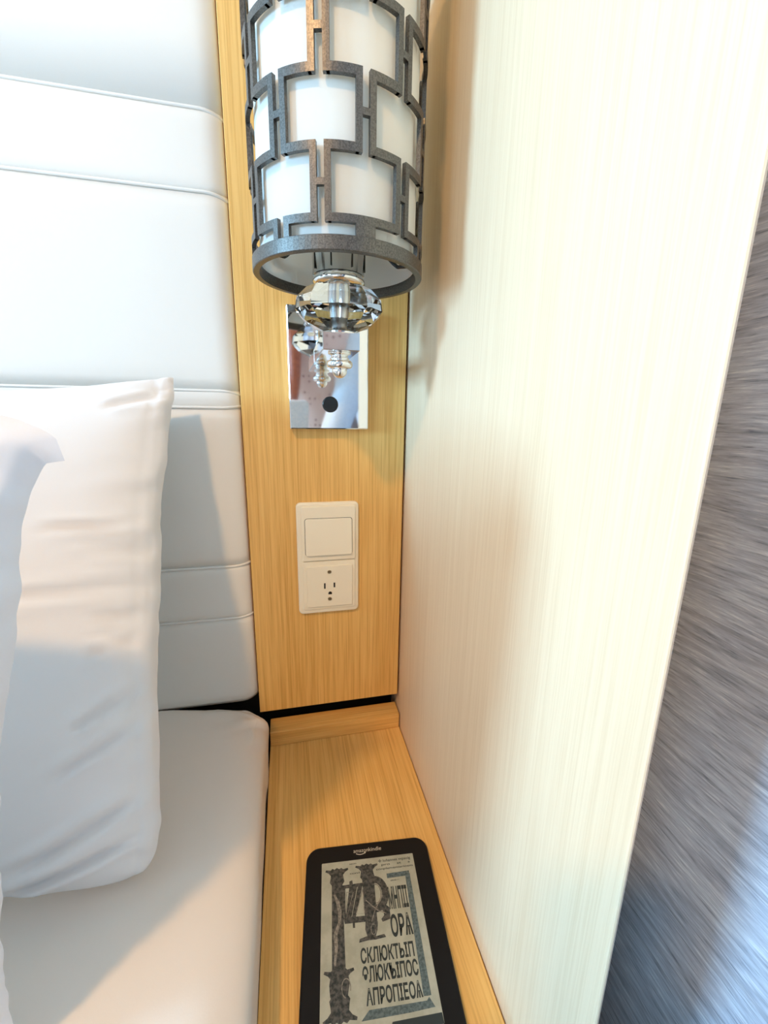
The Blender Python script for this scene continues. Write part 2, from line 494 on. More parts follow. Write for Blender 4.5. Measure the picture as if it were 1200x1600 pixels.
def pillow_bm(bl, br, tr, tl, T, pull=(0.05, 0.05), n=110, seed=0.0, wr=1.0, power=0.42, sag=0.0, creases=(), pexp=1.0, round_br=0.0, round_tr=0.0):
    """bl..tl: corner points seen from the front; T: half thickness"""
    bl, br, tr, tl = map(Vector, (bl, br, tr, tl))
    bm = bmesh.new()
    fr, bk = {}, {}
    W = ((br-bl).length+(tr-tl).length)/2; H = ((tl-bl).length+(tr-br).length)/2
    def pos(a, b):
        s, t = (a+1)/2, (b+1)/2
        p = bl*(1-s)*(1-t)+br*s*(1-t)+tr*s*t+tl*(1-s)*t
        return p
    nrm = ((br-bl).cross(tl-bl)+(tl-tr).cross(br-tr)).normalized()     # towards the viewer
    ex = ((br-bl)+(tr-tl)).normalized(); ey = ((tl-bl)+(tr-br)).normalized()
    def par(i): 
        x = 2*i/n-1
        return math.sin(x*math.pi/2)*0.6+x*0.4
    for i in range(n+1):
        for j in range(n+1):
            a, b = par(i), par(j)
            p = pos(a, b)
            # edges bow inwards between the pointed corners
            cx = pull[0]*(1-b*b)**pexp*a*abs(a)**2
            rc = round_br*(max(0.0, a)*max(0.0, -b))**10
            cy = pull[1]*(1-a*a)**pexp*b*abs(b)**2 if (b > 0 or pull[1] > 0) else 0.0
            e = 0.004*noise.noise(Vector((seed+3, b*4.5, a*0.5)))*abs(a)**6 + 0.0014*noise.noise(Vector((seed+8, b*15, 0)))*abs(a)**10
            rt_ = round_tr*(max(0.0, a)*max(0.0, b))**8
            p = p-ex*rt_*0.8-ey*rt_*0.5
            p = p-ex*(cx+rc*0.8+e*(1 if a > 0 else -1))-ey*(cy-rc*0.7)
            prof = (max(0.0, 1-a*a)*max(0.0, 1-b*b))**power
            th = T*prof
            # creases running in from the side seams, dying towards the middle
            da = 1-abs(a); db = 1-abs(b)
            ca = math.exp(-da/0.06)*min(1, da/0.015)
            cb = math.exp(-db/0.07)*min(1, db/0.02)
            slant = 3.2*(1-abs(a))*b
            w = wr*0.0085*ca*noise.noise(Vector((seed+a*0.9, (b+0.15*slant)*11, seed)))
            w += wr*0.0034*ca*noise.noise(Vector((seed, (b+0.2*slant)*24, a*2)))+wr*0.0018*ca*noise.noise(Vector((seed+5, (b+0.3*slant)*48, a*3)))
            w -= 0.0012*math.exp(-((da-0.045)/0.006)**2)
            w += wr*0.006*cb*noise.noise(Vector((a*9, seed+b*1.2, 5)))
            w += wr*0.006*prof*noise.noise(Vector((a*2.2+seed, b*2.2, 1)))
            w += wr*0.0007*prof*noise.noise(Vector((a*3+seed, b*9, 4)))
            for (a0, b0, a1, b1, dep, wid) in creases:
                d = Vector((a1-a0, b1-b0)); L = d.length; d /= L
                q = Vector((a-a0, b-b0)); s = q.dot(d)/L
                if -0.1 < s < 1.1:
                    dist = abs(q.x*d.y-q.y*d.x)
                    fade = max(0.0, min(1.0, s/0.2+0.2))*max(0.0, min(1.0, (1-s)/0.3+0.1))
                    w -= dep*fade*(math.exp(-(dist/wid)**2)-0.6*math.exp(-((dist-wid*1.6)/wid)**2))
            sg = -sag*(1-a*a)*max(0, b)**2
            fr[i, j] = bm.verts.new(p+nrm*(th+w)+Vector((0, 0, sg)))
            if 0 < i < n and 0 < j < n:
                bk[i, j] = bm.verts.new(p-nrm*(th-0.6*w)+Vector((0, 0, sg)))
            else:
                bk[i, j] = fr[i, j]
    for i in range(n):
        for j in range(n):
            bm.faces.new((fr[i, j], fr[i+1, j], fr[i+1, j+1], fr[i, j+1]))
            q = [bk[i, j], bk[i, j+1], bk[i+1, j+1], bk[i+1, j]]
            if len(set(q)) == 4 and not all(v in fr.values() for v in ()):
                try: bm.faces.new(q)
                except ValueError: pass
    return bm

pil = obj('pillow', pillow_bm(u(-1.42, 0.58, -0.735), u(-0.215, 0.572, -0.742), u(-0.212, 0.932, 0.055), u(-1.50, 0.94, 0.04), 0.060,
          pull=(0.010, 0.030), seed=1.3, round_br=0.020, creases=((0.72, 0.30, 0.99, 0.33, 0.005, 0.014), (0.60, 0.06, 0.97, 0.09, 0.004, 0.02), (0.80, 0.20, 0.99, 0.22, 0.004, 0.012), (0.82, -0.04, 0.99, -0.01, 0.004, 0.012), (0.84, -0.16, 0.99, -0.10, 0.004, 0.011), (0.82, -0.40, 0.99, -0.28, 0.004, 0.013), (0.78, -0.55, 0.99, -0.40, 0.004, 0.014), (0.70, -0.86, 0.97, -0.66, 0.006, 0.02), (0.66, -0.97, 0.96, -0.80, 0.006, 0.018), (0.84, 0.84, 0.97, 0.90, 0.004, 0.02))), M_PILLOW, smooth=True)
tag(pil, 'plump cream-white pillow leaning against the headboard near the wood panel', 'pillow')
pil2 = obj('pillow', pillow_bm(u(-1.55, 0.40, -0.735), u(-0.308, 0.415, -0.740), u(-0.151, 0.348, -0.034), u(-1.55, 0.47, 0.04), 0.055,
          pull=(0.024, -0.028), pexp=0.30, round_tr=0.006, power=0.30, seed=6.1, wr=1.2, creases=((0.55, 0.80, 0.98, 0.93, 0.007, 0.03), (0.5, 0.60, 0.96, 0.84, 0.008, 0.03), (0.62, 0.2, 0.97, 0.5, 0.006, 0.03))), M_PILLOW2, smooth=True)
tag(pil2, 'crisp bright white pillow standing in front, cut by the left frame edge', 'pillow')

# ------------------------------------------------------------------ wall lamp
AX, AY = 0.0955*U, -0.53+0.785*U
lamp = thing('wall_lamp', 'wall lamp with white drum shade behind a dark bronze lattice and crystal ball', 'lamp', (AX, 0.0, ZC-0.03))
PX0, PX1, PZ0, PZ1, PT = 0.0038, 0.0975, ZC-0.0238, ZC+0.1125, 0.0125
plate = obj('back_plate', bx(PX0, PX1, -PT, -0.0002, PZ0, PZ1, bevel=0.0016, seg=2), M_CHROME, lamp)
def yframe(cx, cz, y):
    return lambda a, b, d: (cx+a, y-d, cz+b)
BX, BZ = 0.0514, ZC+0.0053
obj('push_button', slab(bmesh.new(), [(0.0093*math.cos(t*math.pi/16), 0.0093*math.sin(t*math.pi/16)) for t in range(32)], yframe(BX, BZ, -PT), 0, 0.004, 0.0012), M_BLACKPL, plate)
obj('arm', bx(AX-0.0168, AX+0.0168, AY-0.0168, -PT-0.0002, ZC+0.0513, ZC+0.0668, bevel=0.0006, seg=2), M_CHROME, lamp)
fin = [(0.0105, ZC+0.0513), (0.0105, ZC+0.0500), (0.0078, ZC+0.0490), (0.0076, ZC+0.0470), (0.0088, ZC+0.0462), (0.0088, ZC+0.0452), (0.0080, ZC+0.0448)]
for k in range(9):
    a = math.radians(90-180*k/8)
    fin.append((0.0088+0.0034*math.cos(a), ZC+0.0408+0.0038*math.sin(a)))
for k in range(1, 10):
    a = math.radians(60-150*k/9)
    fin.append((max(0.0, 0.0070*math.cos(a)), ZC+0.0352+0.0068*math.sin(a)))
fin[-1] = (0.0, fin[-1][1])
obj('finial', lathe(bmesh.new(), AX, AY, [(0.0, ZC+0.0513)]+fin, 40), M_CHROME, lamp, smooth=True)
obj('crystal_ball', lathe(bmesh.new(), AX, AY, [(0.0, ZC+0.0690), (0.0150, ZC+0.0690), (0.0310, ZC+0.0760), (0.0405, ZC+0.0855), (0.0390, ZC+0.0950), (0.0300, ZC+0.1040), (0.0170, ZC+0.1065), (0.0, ZC+0.1065)], 10, 0.2), M_GLASS, lamp)
obj('stem', lathe(bmesh.new(), AX, AY, [(0.0, ZC+0.0668), (0.0165, ZC+0.0668), (0.0165, ZC+0.0680), (0.0140, ZC+0.0689), (0.0, ZC+0.0689)], 36), M_CHROME, lamp, smooth=False)
obj('inner_rod', lathe(bmesh.new(), AX, AY, [(0.0, ZC+0.0700), (0.0062, ZC+0.0700), (0.0062, ZC+0.1055), (0.0, ZC+0.1055)], 24), M_CHROME_S, lamp)
cup = [(0.0, ZC+0.1066), (0.0160, ZC+0.1066), (0.0205, ZC+0.1075), (0.0232, ZC+0.1098), (0.0234, ZC+0.1122), (0.0222, ZC+0.1150), (0.0, ZC+0.1160)]
obj('drip_cup', lathe(bmesh.new(), AX, AY, cup, 48), M_CHROME, lamp, smooth=True)
sock = bmesh.new()
lathe(sock, AX, AY, [(0.0, ZC+0.1155), (0.0228, ZC+0.1155), (0.0236, ZC+0.130), (0.0236, ZC+0.185), (0.0, ZC+0.185)], 48)
so = obj('socket_cup', sock, M_CHROME_S, lamp)
for k in range(8):  # black lines imitating the lattice reflected in the chrome cup
    a = math.radians(-90+22.5+45*k)
    obj('socket_reflection_line', tube(bmesh.new(), [(AX+0.0237*math.cos(a), AY+0.0237*math.sin(a), ZC+0.118), (AX+0.0237*math.cos(a), AY+0.0237*math.sin(a), ZC+0.184)], 0.0006, 6), M_BLACKPL, so)

RO, RI = 0.0737, 0.0702
def strip(bm, a0, a1, z0, z1, ro=RO, ri=RI):
    """curved bar; angles in degrees, 0 faces the room, positive to the right"""
    n = max(1, int(math.ceil((a1-a0)/3.0)))
    q = []
    for k in range(n+1):
        a = math.radians(a0+(a1-a0)*k/n)
        s, c = math.sin(a), -math.cos(a)
        q.append([bm.verts.new((AX+r*s, AY+r*c, z)) for r, z in ((ri, z0), (ro, z0), (ro, z1), (ri, z1))])
    for a, b in zip(q, q[1:]):
        for i in range(4): bm.faces.new((a[i], a[(i+1) % 4], b[(i+1) % 4], b[i]))
    bm.faces.new(q[0][::-1]); bm.faces.new(q[-1])
PER = 360/7
HB = 0.0028
lev = [0.1343+0.0444*k for k in range(6)]
HALF = 4.05; BW = 1.85
lat = bmesh.new()
def pair_centres(odd): return [(9.0 if odd else -16.7)+PER*k for k in range(7)]
def row(z0, z1, odd, bridge=True):
    for c in pair_centres(odd):
        for s in (-1, 1):
            strip(lat, c+s*HALF-BW, c+s*HALF+BW, z0-HB, z1+HB)
        if bridge: strip(lat, c-HALF, c+HALF, (z0+z1)/2-0.0022, (z0+z1)/2+0.0022)
for r in range(5):
    row(ZC+lev[r], ZC+lev[r+1], r % 2 == 1)
for r in range(6):
    # horizontal runs joining the shifted pairs
    for c in pair_centres(False):
        for s in (-1, 1):
            a = c+s*HALF; b = c+s*(PER/2-HALF)
            strip(lat, min(a, b)-BW*0, max(a, b), ZC+lev[r]-HB, ZC+lev[r]+HB)
row(ZC+0.1232, ZC+lev[0], True, False)
row(ZC+lev[5], ZC+lev[5]+0.0111, False, False)
strip(lat, 9.0-HALF, 9.0+HALF, ZC+0.1232, ZC+lev[0]+HB)
latt = obj('lattice_frame', lat, M_BRONZE, lamp)
for z0, nm in ((0.1130, 'bottom_ring'), (lev[5]+0.0111, 'top_ring')):
    rb = bmesh.new()
    prof = [(RO, ZC+z0+0.0104), (RO+0.0004, ZC+z0+0.0100), (RO+0.0004, ZC+z0+0.0006), (RO-0.0002, ZC+z0), (RI-0.0015, ZC+z0), (RI-0.0015, ZC+z0+0.0104), (RO, ZC+z0+0.0104)]
    obj(nm, lathe(rb, AX, AY, prof, 96), M_BRONZE, lamp, smooth=False)
RD = 0.0672
dif = bmesh.new()
lathe(dif, AX, AY, [(RD, ZC+0.1215), (RD, ZC+lev[5]+0.0190), (RD-0.0012, ZC+lev[5]+0.0190), (RD-0.0012, ZC+0.1215), (RD, ZC+0.1215)], 96)
obj('white_diffuser', dif, M_OPAL, lamp, smooth=True)
for deg in (-60, 60, 180):
    a = math.radians(deg); s, c = math.sin(a), -math.cos(a)
    def P(r, z): return (AX+r*s, AY+r*c, ZC+z)
    obj('shade_holder', tube(bmesh.new(), smooth_path([P(0.0700, 0.1195), P(0.058, 0.1195), P(0.052, 0.1215), P(0.034, 0.1400), P(0.022, 0.1500)], 5), 0.0016, 8), M_BLACKPL, lamp, smooth=True)
bulb = [(0.0, ZC+0.186), (0.013, ZC+0.186), (0.013, ZC+0.200), (0.020, ZC+0.215), (0.028, ZC+0.235), (0.029, ZC+0.250), (0.022, ZC+0.268), (0.010, ZC+0.276), (0.0, ZC+0.277)]
obj('bulb', lathe(bmesh.new(), AX, AY, bulb, 32), emit('bulb_fill_glow', (1.0, 0.84, 0.62), 1.2), lamp, smooth=True)  # faint glow added to brighten the diffuser and the shade interior

# ------------------------------------------------------------------ switch and socket
mm = 0.001
SWX, SWZ = 0.0472, ZC-0.3613*U
sw = thing('switch_socket', 'ivory wall plate with a rocker switch above a power outlet', 'switch', (SWX, 0.0, SWZ-0.0765))
def R(cx, cz, w, h, r, d0, d1, edge): return slab(bmesh.new(), rounded(w, h, r), yframe(SWX+cx, SWZ+cz, 0.0), d0, d1, edge)
obj('cover_frame', R(0, 0, 0.0800, 0.1525, 0.006, 0.0002, 0.0052, 0.0022), M_SWITCH, sw, smooth=False)
obj('switch_insert', R(0.0007, 0.0355, 0.0690, 0.0725, 0.003, 0.0050, 0.0080, 0.0010), M_SWITCH, sw)
obj('rocker_gap', R(0.0006, 0.0315, 0.0610, 0.0500, 0.0035, 0.0078, 0.00805, 0.0), M_SLOT, sw)
def rock():
    bm = slab(bmesh.new(), rounded(0.0598, 0.0488, 0.003), yframe(SWX+0.0006, SWZ+0.0315, 0.0), 0.0070, 0.0100, 0.0007)
    for v in bm.verts:
        if v.co.y < -0.0085: v.co.y -= 0.0010*(v.co.z-SWZ-0.0315)/0.0244*-1
    return bm
obj('rocker', rock(), M_SWITCH, sw)
obj('outlet_insert', R(0.0009, -0.0360, 0.0690, 0.0680, 0.002, 0.0050, 0.0066, 0.0008), M_SWITCH, sw)
of = obj('outlet_face', R(0.0012, -0.0372, 0.0600, 0.0575, 0.0012, 0.0064, 0.0082, 0.0006), M_SWITCH, sw)
def small(cx, cz, w, h, r, name, mat, dd=0.00835): obj(name, slab(bmesh.new(), rounded(w, h, r, 4), yframe(SWX+cx, SWZ+cz, 0.0), 0.0078, dd, 0.0), mat, of)
small(-0.0057, -0.0362, 0.0021, 0.0078, 0.0002, 'slot', M_SLOT)
small(0.0070, -0.0357, 0.0021, 0.0066, 0.0002, 'slot', M_SLOT)
gd = [(0.0024*math.cos(math.radians(t)), 0.0024*math.sin(math.radians(t))) for t in range(0, 181, 15)]+[(-0.0024, -0.0016), (0.0024, -0.0016)]
obj('ground_hole', slab(bmesh.new(), gd, yframe(SWX+0.0012, SWZ-0.0470, 0.0), 0.0078, 0.00835), M_SLOT, of)
for cz in (-0.0168, -0.0550):
    small(0.0007, cz, 0.0052, 0.0046, 0.0022, 'screw', M_SCREW, 0.0089)
    small(0.0007, cz, 0.0034, 0.0007, 0.0003, 'screw_slot', M_SLOT, 0.0091)

# ------------------------------------------------------------------ reading tablet
KT = 0.0085
KO = Vector((0.0188, -0.53+0.3398, ZS))
ka = math.radians(-5.43)
kx = Vector((math.cos(ka), math.sin(ka), 0)); ky = Vector((math.sin(ka), -math.cos(ka), 0))
def K(x, y, z): return KO+kx*(x*mm)+ky*(y*mm)+Vector((0, 0, z*mm))
def kframe(a, b, d): return K(a*1000, b*1000, d*1000)
er = thing('tablet_reader', 'black tablet reader lying on the nightstand, grey screen showing a decorated manuscript page', 'e-reader', K(48, 80, 0))
def kr(cx, cy, w, h, r, z0, z1, e=0.0, n=6):
    return slab(bmesh.new(), [(p[0]+cx*mm, p[1]+cy*mm) for p in rounded(w*mm, h*mm, r*mm, n)], kframe, z0*mm, z1*mm, e*mm)
kb = obj('body', kr(48.0, 81.8, 128.0, 198.0, 13.5, 0.3, 8.5, 1.6, 8), M_KBODY, er)
for y in (62, 96):
    for x in (-15.2, 111.2):
        obj('page_button', kr(x, y, 1.6, 27, 0.7, 6.2, 7.6, 0.3), M_BLACKPL, kb)
scr = obj('screen', kr(47.4, 64.2, 94.9, 128.4, 0.8, 8.0, 8.56, 0.0), M_SCREEN, er)

ZI = [0]
def poly(bm, pts, z=8.60, th=0.03):
    ZI[0] = (ZI[0]+1) % 40; z = z+ZI[0]*0.0005
    return slab(bm, [(x*mm, y*mm) for x, y in pts], kframe, (z-th)*mm, z*mm)
def band(bm, pts, w, z=8.60):
    pts = [Vector(p) for p in pts]
    L, Rr = [], []
    for i, p in enumerate(pts):
        t = (pts[min(i+1, len(pts)-1)]-pts[max(i-1, 0)]).normalized(); nn = Vector((-t.y, t.x))
        ww = w[i] if isinstance(w, (list, tuple)) else w
        L.append(p+nn*ww/2); Rr.append(p-nn*ww/2)
    for i in range(len(pts)-1):
        poly(bm, [L[i], L[i+1], Rr[i+1], Rr[i]], z)
def curve(c, r0, r1, a0, a1, n=14):
    return [(c[0]+r0*math.cos(math.radians(a0+(a1-a0)*k/n)), c[1]+r1*math.sin(math.radians(a0+(a1-a0)*k/n))) for k in range(n+1)]
orn = bmesh.new()
poly(orn, [(10.0, 22), (20.4, 22), (21.0, 90), (9.6, 89)])
# leafy crowns, mirrored about an upright axis
def leaf(cx, y, s, flip=1, w=1.0):
    half = [(0, -2.6), (2.4, -1.0), (4.8, -2.2), (6.6, -0.6), (11.6, -1.4), (12.2, 0.4), (8.8, 2.2), (6.4, 5.0), (6.9, 8.6), (7.6, 11.5), (5.2, 14.8), (5.4, 17.2)]
    pts = [(cx+a*w*s, y+b*s*flip) for a, b in half]+[(cx-a*w*s, y+b*s*flip) for a, b in half[::-1][:-1]]
    poly(orn, pts)
leaf(15.2, 8.2, 0.95, 1, 1.0)
leaf(45.4, 7.2, 0.90, 1, 1.05)
leaf(15.6, 117.0, 1.0, -1, 1.1)
leaf(15.4, 88.0, 0.95, 1, 1.1)
poly(orn, [(9.0, 88), (22.6, 88), (24.0, 96), (22.0, 104), (17.5, 112), (12.0, 112), (8.0, 103), (7.2, 96)])
poly(orn, [(20.3, 22.8), (41.0, 22.5), (41.5, 25.4), (20.5, 26.0)])
poly(orn, [(20.5, 50.0), (41.0, 50.8), (41.0, 55.5), (21.5, 55.0)])
band(orn, [(21.8, 24), (21.4, 40), (22.4, 55)], [2.6, 2.4, 2.0])
band(orn, [(31, 24), (24.5, 53)], [7.5, 5.0])
band(orn, [(38, 24), (29.5, 52)], [4.5, 3.5])
poly(orn, [(40.0, 20.0), (51.8, 20.2), (51.2, 57), (40.2, 57)])
band(orn, curve((51.5, 33.5), 9.8, 12.6, -95, 95), 6.4)
band(orn, [(51, 46), (56, 43), (60.5, 48), (60.8, 54), (55.5, 56.2)], [3, 4.5, 7.0, 6.5, 2.5])
poly(orn, [(40.2, 56.5), (51.6, 56.5), (50.6, 62.5), (48.6, 67.4), (56.2, 66.6), (57.6, 69.0), (48.5, 69.8), (41.5, 69.6), (33.4, 70.4), (34.2, 67.8), (41.0, 66.4), (39.6, 61.5)])
poly(orn, [(28.6, 54.5), (30.6, 54.5), (30.6, 59.0), (28.6, 59.0)])
poly(orn, [(27.2, 20.0), (30.2, 19.0), (30.6, 23.0), (27.2, 23.0)])
obj('printed_ornament', orn, M_ORN, scr)
bd = bmesh.new()
poly(bd, [(83.4, 21), (88.2, 18.8), (88.5, 111.3), (82.2, 111.2)])
poly(bd, [(64.8, 16.9), (87.9, 16.5), (87.6, 20.9), (65.0, 21.4)])
poly(bd, [(38.2, 114.0), (84.4, 114.0), (86.5, 112.0), (90.2, 118.3), (70.0, 119.2), (31.8, 119.6)])
obj('printed_border', bd, M_BAND, scr)
br = bmesh.new()
poly(br, [(55.4, 122.6), (94.4, 121.9), (94.8, 128.3), (52.5, 128.3)])
obj('printed_bar', br, M_INK, scr)
# pale veins inside the capitals
M_VEIN = plain('screen_pale_line', (0.30, 0.29, 0.22), 0.5)
vn = bmesh.new()
for tri in ([(24.0, 29.3), (30.6, 29.8), (23.2, 51.0), (24.0, 29.3)], [(40.0, 28.2), (32.2, 48.2), (40.0, 48.8), (40.0, 28.2)]):
    band(vn, tri, 0.75, 8.63)
band(vn, curve((52.2, 33.5), 5.0, 8.2, -100, 100), 0.9, 8.63)
band(vn, [(42, 38), (47, 43), (53, 48), (60, 51)], 0.9, 8.63)
band(vn, [(58.5, 36), (50, 47), (46, 56)], 0.8, 8.63)
band(vn, [(12.2, 30), (15.5, 37), (17.2, 45), (16.5, 54), (12.8, 62), (13.5, 72), (12.0, 84)], [1.6, 3.2, 3.4, 2.6, 3.6, 3.0, 1.6], 8.63)
band(vn, curve((21, 99), 3.6, 6.0, 100, 380), 0.7, 8.63)
band(vn, curve((47.0, 62), 2.2, 4.0, 0, 300), 0.6, 8.63)
obj('printed_vein', vn, mottled('screen_vein', (0.13, 0.12, 0.10), (0.30, 0.27, 0.22), 420), scr)

def text_mesh(name, s, x0, x1, y0, y1, z, mat, parent, bold=0.0):
    cu = bpy.data.curves.new(name, 'FONT'); cu.body = s; cu.resolution_u = 3; cu.offset = bold
    to = bpy.data.objects.new(name, cu); COL.objects.link(to)
    bpy.context.view_layer.update()
    dg = bpy.context.evaluated_depsgraph_get()
    me = bpy.data.meshes.new_from_object(to.evaluated_get(dg))
    bpy.data.objects.remove(to); bpy.data.curves.remove(cu)
    xs = [v.co.x for v in me.vertices]; ys = [v.co.y for v in me.vertices]
    ax, bx_, ay, by = min(xs), max(xs), min(ys), max(ys)
    base = K((x0+x1)/2, (y0+y1)/2, z)
    for v in me.vertices:
        tx = (v.co.x-ax)/(bx_-ax); ty = (v.co.y-ay)/(by-ay)
        v.co = K(x0+(x1-x0)*tx, y1+(y0-y1)*ty, z)-base
    me.materials.clear(); me.materials.append(mat)
    o = bpy.data.objects.new(name, me)
    link(o, base, parent)
    return o
for s, x0, x1, y0, y1 in (('МНПІІ', 63.8, 82.4, 29.2, 48.4), ('ОРѦ', 62.8, 82.4, 52.4, 70.0), ('СКЛЮКТЬІП', 34.0, 80.4, 74.4, 85.4),
                          ('ѲЛЮКЪІПОС', 34.6, 81.6, 87.0, 98.0), ('АПРОПІЕОѦ', 36.4, 82.0, 101.0, 111.8)):
    text_mesh('printed_letters', s, x0, x1, y0, y1, 8.64, M_INK, scr, 0.028)
for s, x0, x1, y0, y1 in (('✢ Iohannes vvpsolg', 57.8, 91.4, 2.6, 6.2), ('pro    st    s', 60.8, 90.4, 7.2, 9.6), ('conplementarioem', 54.8, 92.8, 10.8, 13.4),
                          ('secm', 28.0, 35.0, 3.2, 4.2), ('ccxvi', 28.0, 38.0, 12.0, 13.6), ('ssot—', 68.0, 77.0, 23.0, 24.4)):
    text_mesh('printed_script', s, x0, x1, y0, y1, 8.64, M_INK, scr, 0.015)
text_mesh('logo_lettering', 'amazon', 33.0, 48.6, -9.9, -7.2, 8.53, M_LOGO, kb)
text_mesh('logo_lettering', 'kindle', 49.0, 62.4, -11.2, -7.3, 8.53, M_LOGO, kb)
sm = bmesh.new()
band(sm, curve((40.2, -8.0), 5.6, 3.0, 145, 35), 0.75, 8.54)
poly(sm, [(44.0, -7.0), (46.2, -7.2), (45.0, -5.2)], 8.54)
obj('logo_swoosh', sm, M_LOGO, kb)

# ------------------------------------------------------------------ ceiling light
cl = thing('ceiling_light', 'round recessed ceiling downlight with warm glow above the bed', 'ceiling light', SPOT_POS)
obj('trim_ring', lathe(bmesh.new(), SPOT_POS.x, SPOT_POS.y, [(0.062, 2.204), (0.085, 2.204), (0.085, 2.199), (0.062, 2.196), (0.062, 2.204)], 40), M_CHROME_S, cl)
obj('lens', lathe(bmesh.new(), SPOT_POS.x, SPOT_POS.y, [(0.0, 2.2035), (0.060, 2.2035), (0.060, 2.201), (0.0, 2.201)], 40), emit('warm_lens', SPOT_COLOR, 6.0), cl)
ll = bpy.data.lights.new('downlight_lamp', 'AREA'); ll.shape = 'DISK'; ll.size = 0.12; ll.energy = SPOT_POWER; ll.color = SPOT_COLOR
lo_ = bpy.data.objects.new('downlight_lamp', ll); COL.objects.link(lo_); lo_.location = (0, 0, 0.0); lo_.parent = cl

# ------------------------------------------------------------------ photographer, seen only in the chrome plate
M_SKIN = plain('fair_skin', (0.80, 0.58, 0.46), 0.5)
M_HAIR = mottled('red_hair', (0.30, 0.065, 0.02), (0.50, 0.13, 0.045), 160, 0.45)
M_LACE = mottled('pale_blue_lace', (0.62, 0.72, 0.80), (0.85, 0.90, 0.93), 300, 0.8)
def dotted():
    m, nt, p = material('peach_dotted_cotton')
    tc = nt.nodes.new('ShaderNodeTexCoord').outputs['Object']
    v = nt.nodes.new('ShaderNodeTexVoronoi'); v.inputs['Scale'].default_value = 62; v.inputs['Randomness'].default_value = 0.35
    nt.links.new(tc, v.inputs['Vector'])
    nt.links.new(ramp(nt, v.outputs['Distance'], [(0.20, (0.30, 0.10, 0.08)), (0.26, (0.84, 0.62, 0.52))]), p.inputs['Base Color'])
    p.inputs['Roughness'].default_value = 0.8
    return m
M_DRESS = dotted()
def skin_mesh(name, joints, bones, mat, parent, root='pelvis'):
    """grow one continuous body from joints {name: (x, y, z, rx, ry)} and bones"""
    keys = list(joints); me = bpy.data.meshes.new(name)
    me.from_pydata([joints[k][:3] for k in keys], [(keys.index(a), keys.index(b)) for a, b in bones], [])
    o = bpy.data.objects.new(name, me); COL.objects.link(o)
    sk = o.modifiers.new('skin', 'SKIN'); sk.use_smooth_shade = True
    sv = me.skin_vertices[0].data
    for i, k in enumerate(keys):
        sv[i].radius = joints[k][3:5]; sv[i].use_root = (k == root)
    ss = o.modifiers.new('sub', 'SUBSURF'); ss.levels = 2; ss.render_levels = 2
    bpy.context.view_layer.update()
    dg = bpy.context.evaluated_depsgraph_get()
    nm = bpy.data.meshes.new_from_object(o.evaluated_get(dg))
    bpy.data.objects.remove(o)
    bm = bmesh.new(); bm.from_mesh(nm); bpy.data.meshes.remove(nm)
    return obj(name, bm, mat, parent, smooth=True)
ph = thing('person', 'person in a peach dotted dress holding a phone, seen only reflected in the lamp plate', 'person', (0.11, -1.0, 0.0))
J = {'pelvis': (0.11, -1.0, 0.93, 0.135, 0.10), 'waist': (0.10, -1.0, 1.09, 0.110, 0.085), 'chest': (0.09, -0.985, 1.25, 0.130, 0.095), 'upper': (0.09, -0.975, 1.355, 0.115, 0.075),
     'neck0': (0.09, -0.968, 1.430, 0.056, 0.052), 'neck': (0.088, -0.955, 1.485, 0.047, 0.047), 'jaw': (0.086, -0.935, 1.535, 0.058, 0.066), 'head': (0.085, -0.945, 1.595, 0.074, 0.088), 'crown': (0.085, -0.95, 1.66, 0.055, 0.065)}
B = [('pelvis', 'waist'), ('waist', 'chest'), ('chest', 'upper'), ('upper', 'neck0'), ('neck0', 'neck'), ('neck', 'jaw'), ('jaw', 'head'), ('head', 'crown')]
for sd, sx, ex_, wx, hx in (('l', -0.070, -0.125, -0.085, -0.052), ('r', 0.205, 0.195, 0.105, 0.082)):
    J['sh'+sd] = (sx, -0.98, 1.375, 0.050, 0.050); J['el'+sd] = (ex_, -0.85, 1.13, 0.040, 0.040)
    J['wr'+sd] = (wx, -0.655, 0.945, 0.027, 0.024); J['pa'+sd] = (hx, -0.592, 0.948, 0.022, 0.026)
    B += [('upper', 'sh'+sd), ('sh'+sd, 'el'+sd), ('el'+sd, 'wr'+sd), ('wr'+sd, 'pa'+sd)]
    q = 1 if sd == 'l' else -1
    for k, (dz, ln) in enumerate(((0.028, 0.9), (0.010, 1.0), (-0.008, 0.95), (-0.026, 0.78))):
        n0, n1, n2 = 'f%s%da' % (sd, k), 'f%s%db' % (sd, k), 'f%s%dc' % (sd, k)
        J[n0] = (hx+q*0.004, -0.565, 0.950+dz, 0.0085, 0.0085); J[n1] = (hx+q*0.010*ln, -0.543, 0.950+dz*1.1, 0.008, 0.008); J[n2] = (hx+q*0.030*ln, -0.536, 0.950+dz*1.15, 0.0068, 0.0068)
        B += [('pa'+sd, n0), (n0, n1), (n1, n2)]
    J['t%sa' % sd] = (hx+q*0.012, -0.590, 0.976, 0.0105, 0.0105); J['t%sb' % sd] = (hx+q*0.026, -0.573, 0.994, 0.0085, 0.0085)
    B += [('pa'+sd, 't%sa' % sd), ('t%sa' % sd, 't%sb' % sd)]
for sd, x in (('l', 0.052), ('r', 0.168)):
    J['hip'+sd] = (x, -1.0, 0.84, 0.078, 0.082); J['knee'+sd] = (x, -0.985, 0.48, 0.052, 0.055); J['calf'+sd] = (x, -1.005, 0.34, 0.048, 0.052)
    J['ank'+sd] = (x, -1.01, 0.085, 0.033, 0.036); J['toe'+sd] = (x, -0.87, 0.030, 0.036, 0.028)
    B += [('pelvis', 'hip'+sd), ('hip'+sd, 'knee'+sd), ('knee'+sd, 'calf'+sd), ('calf'+sd, 'ank'+sd), ('ank'+sd, 'toe'+sd)]
body = skin_mesh('body', J, B, M_SKIN, ph)
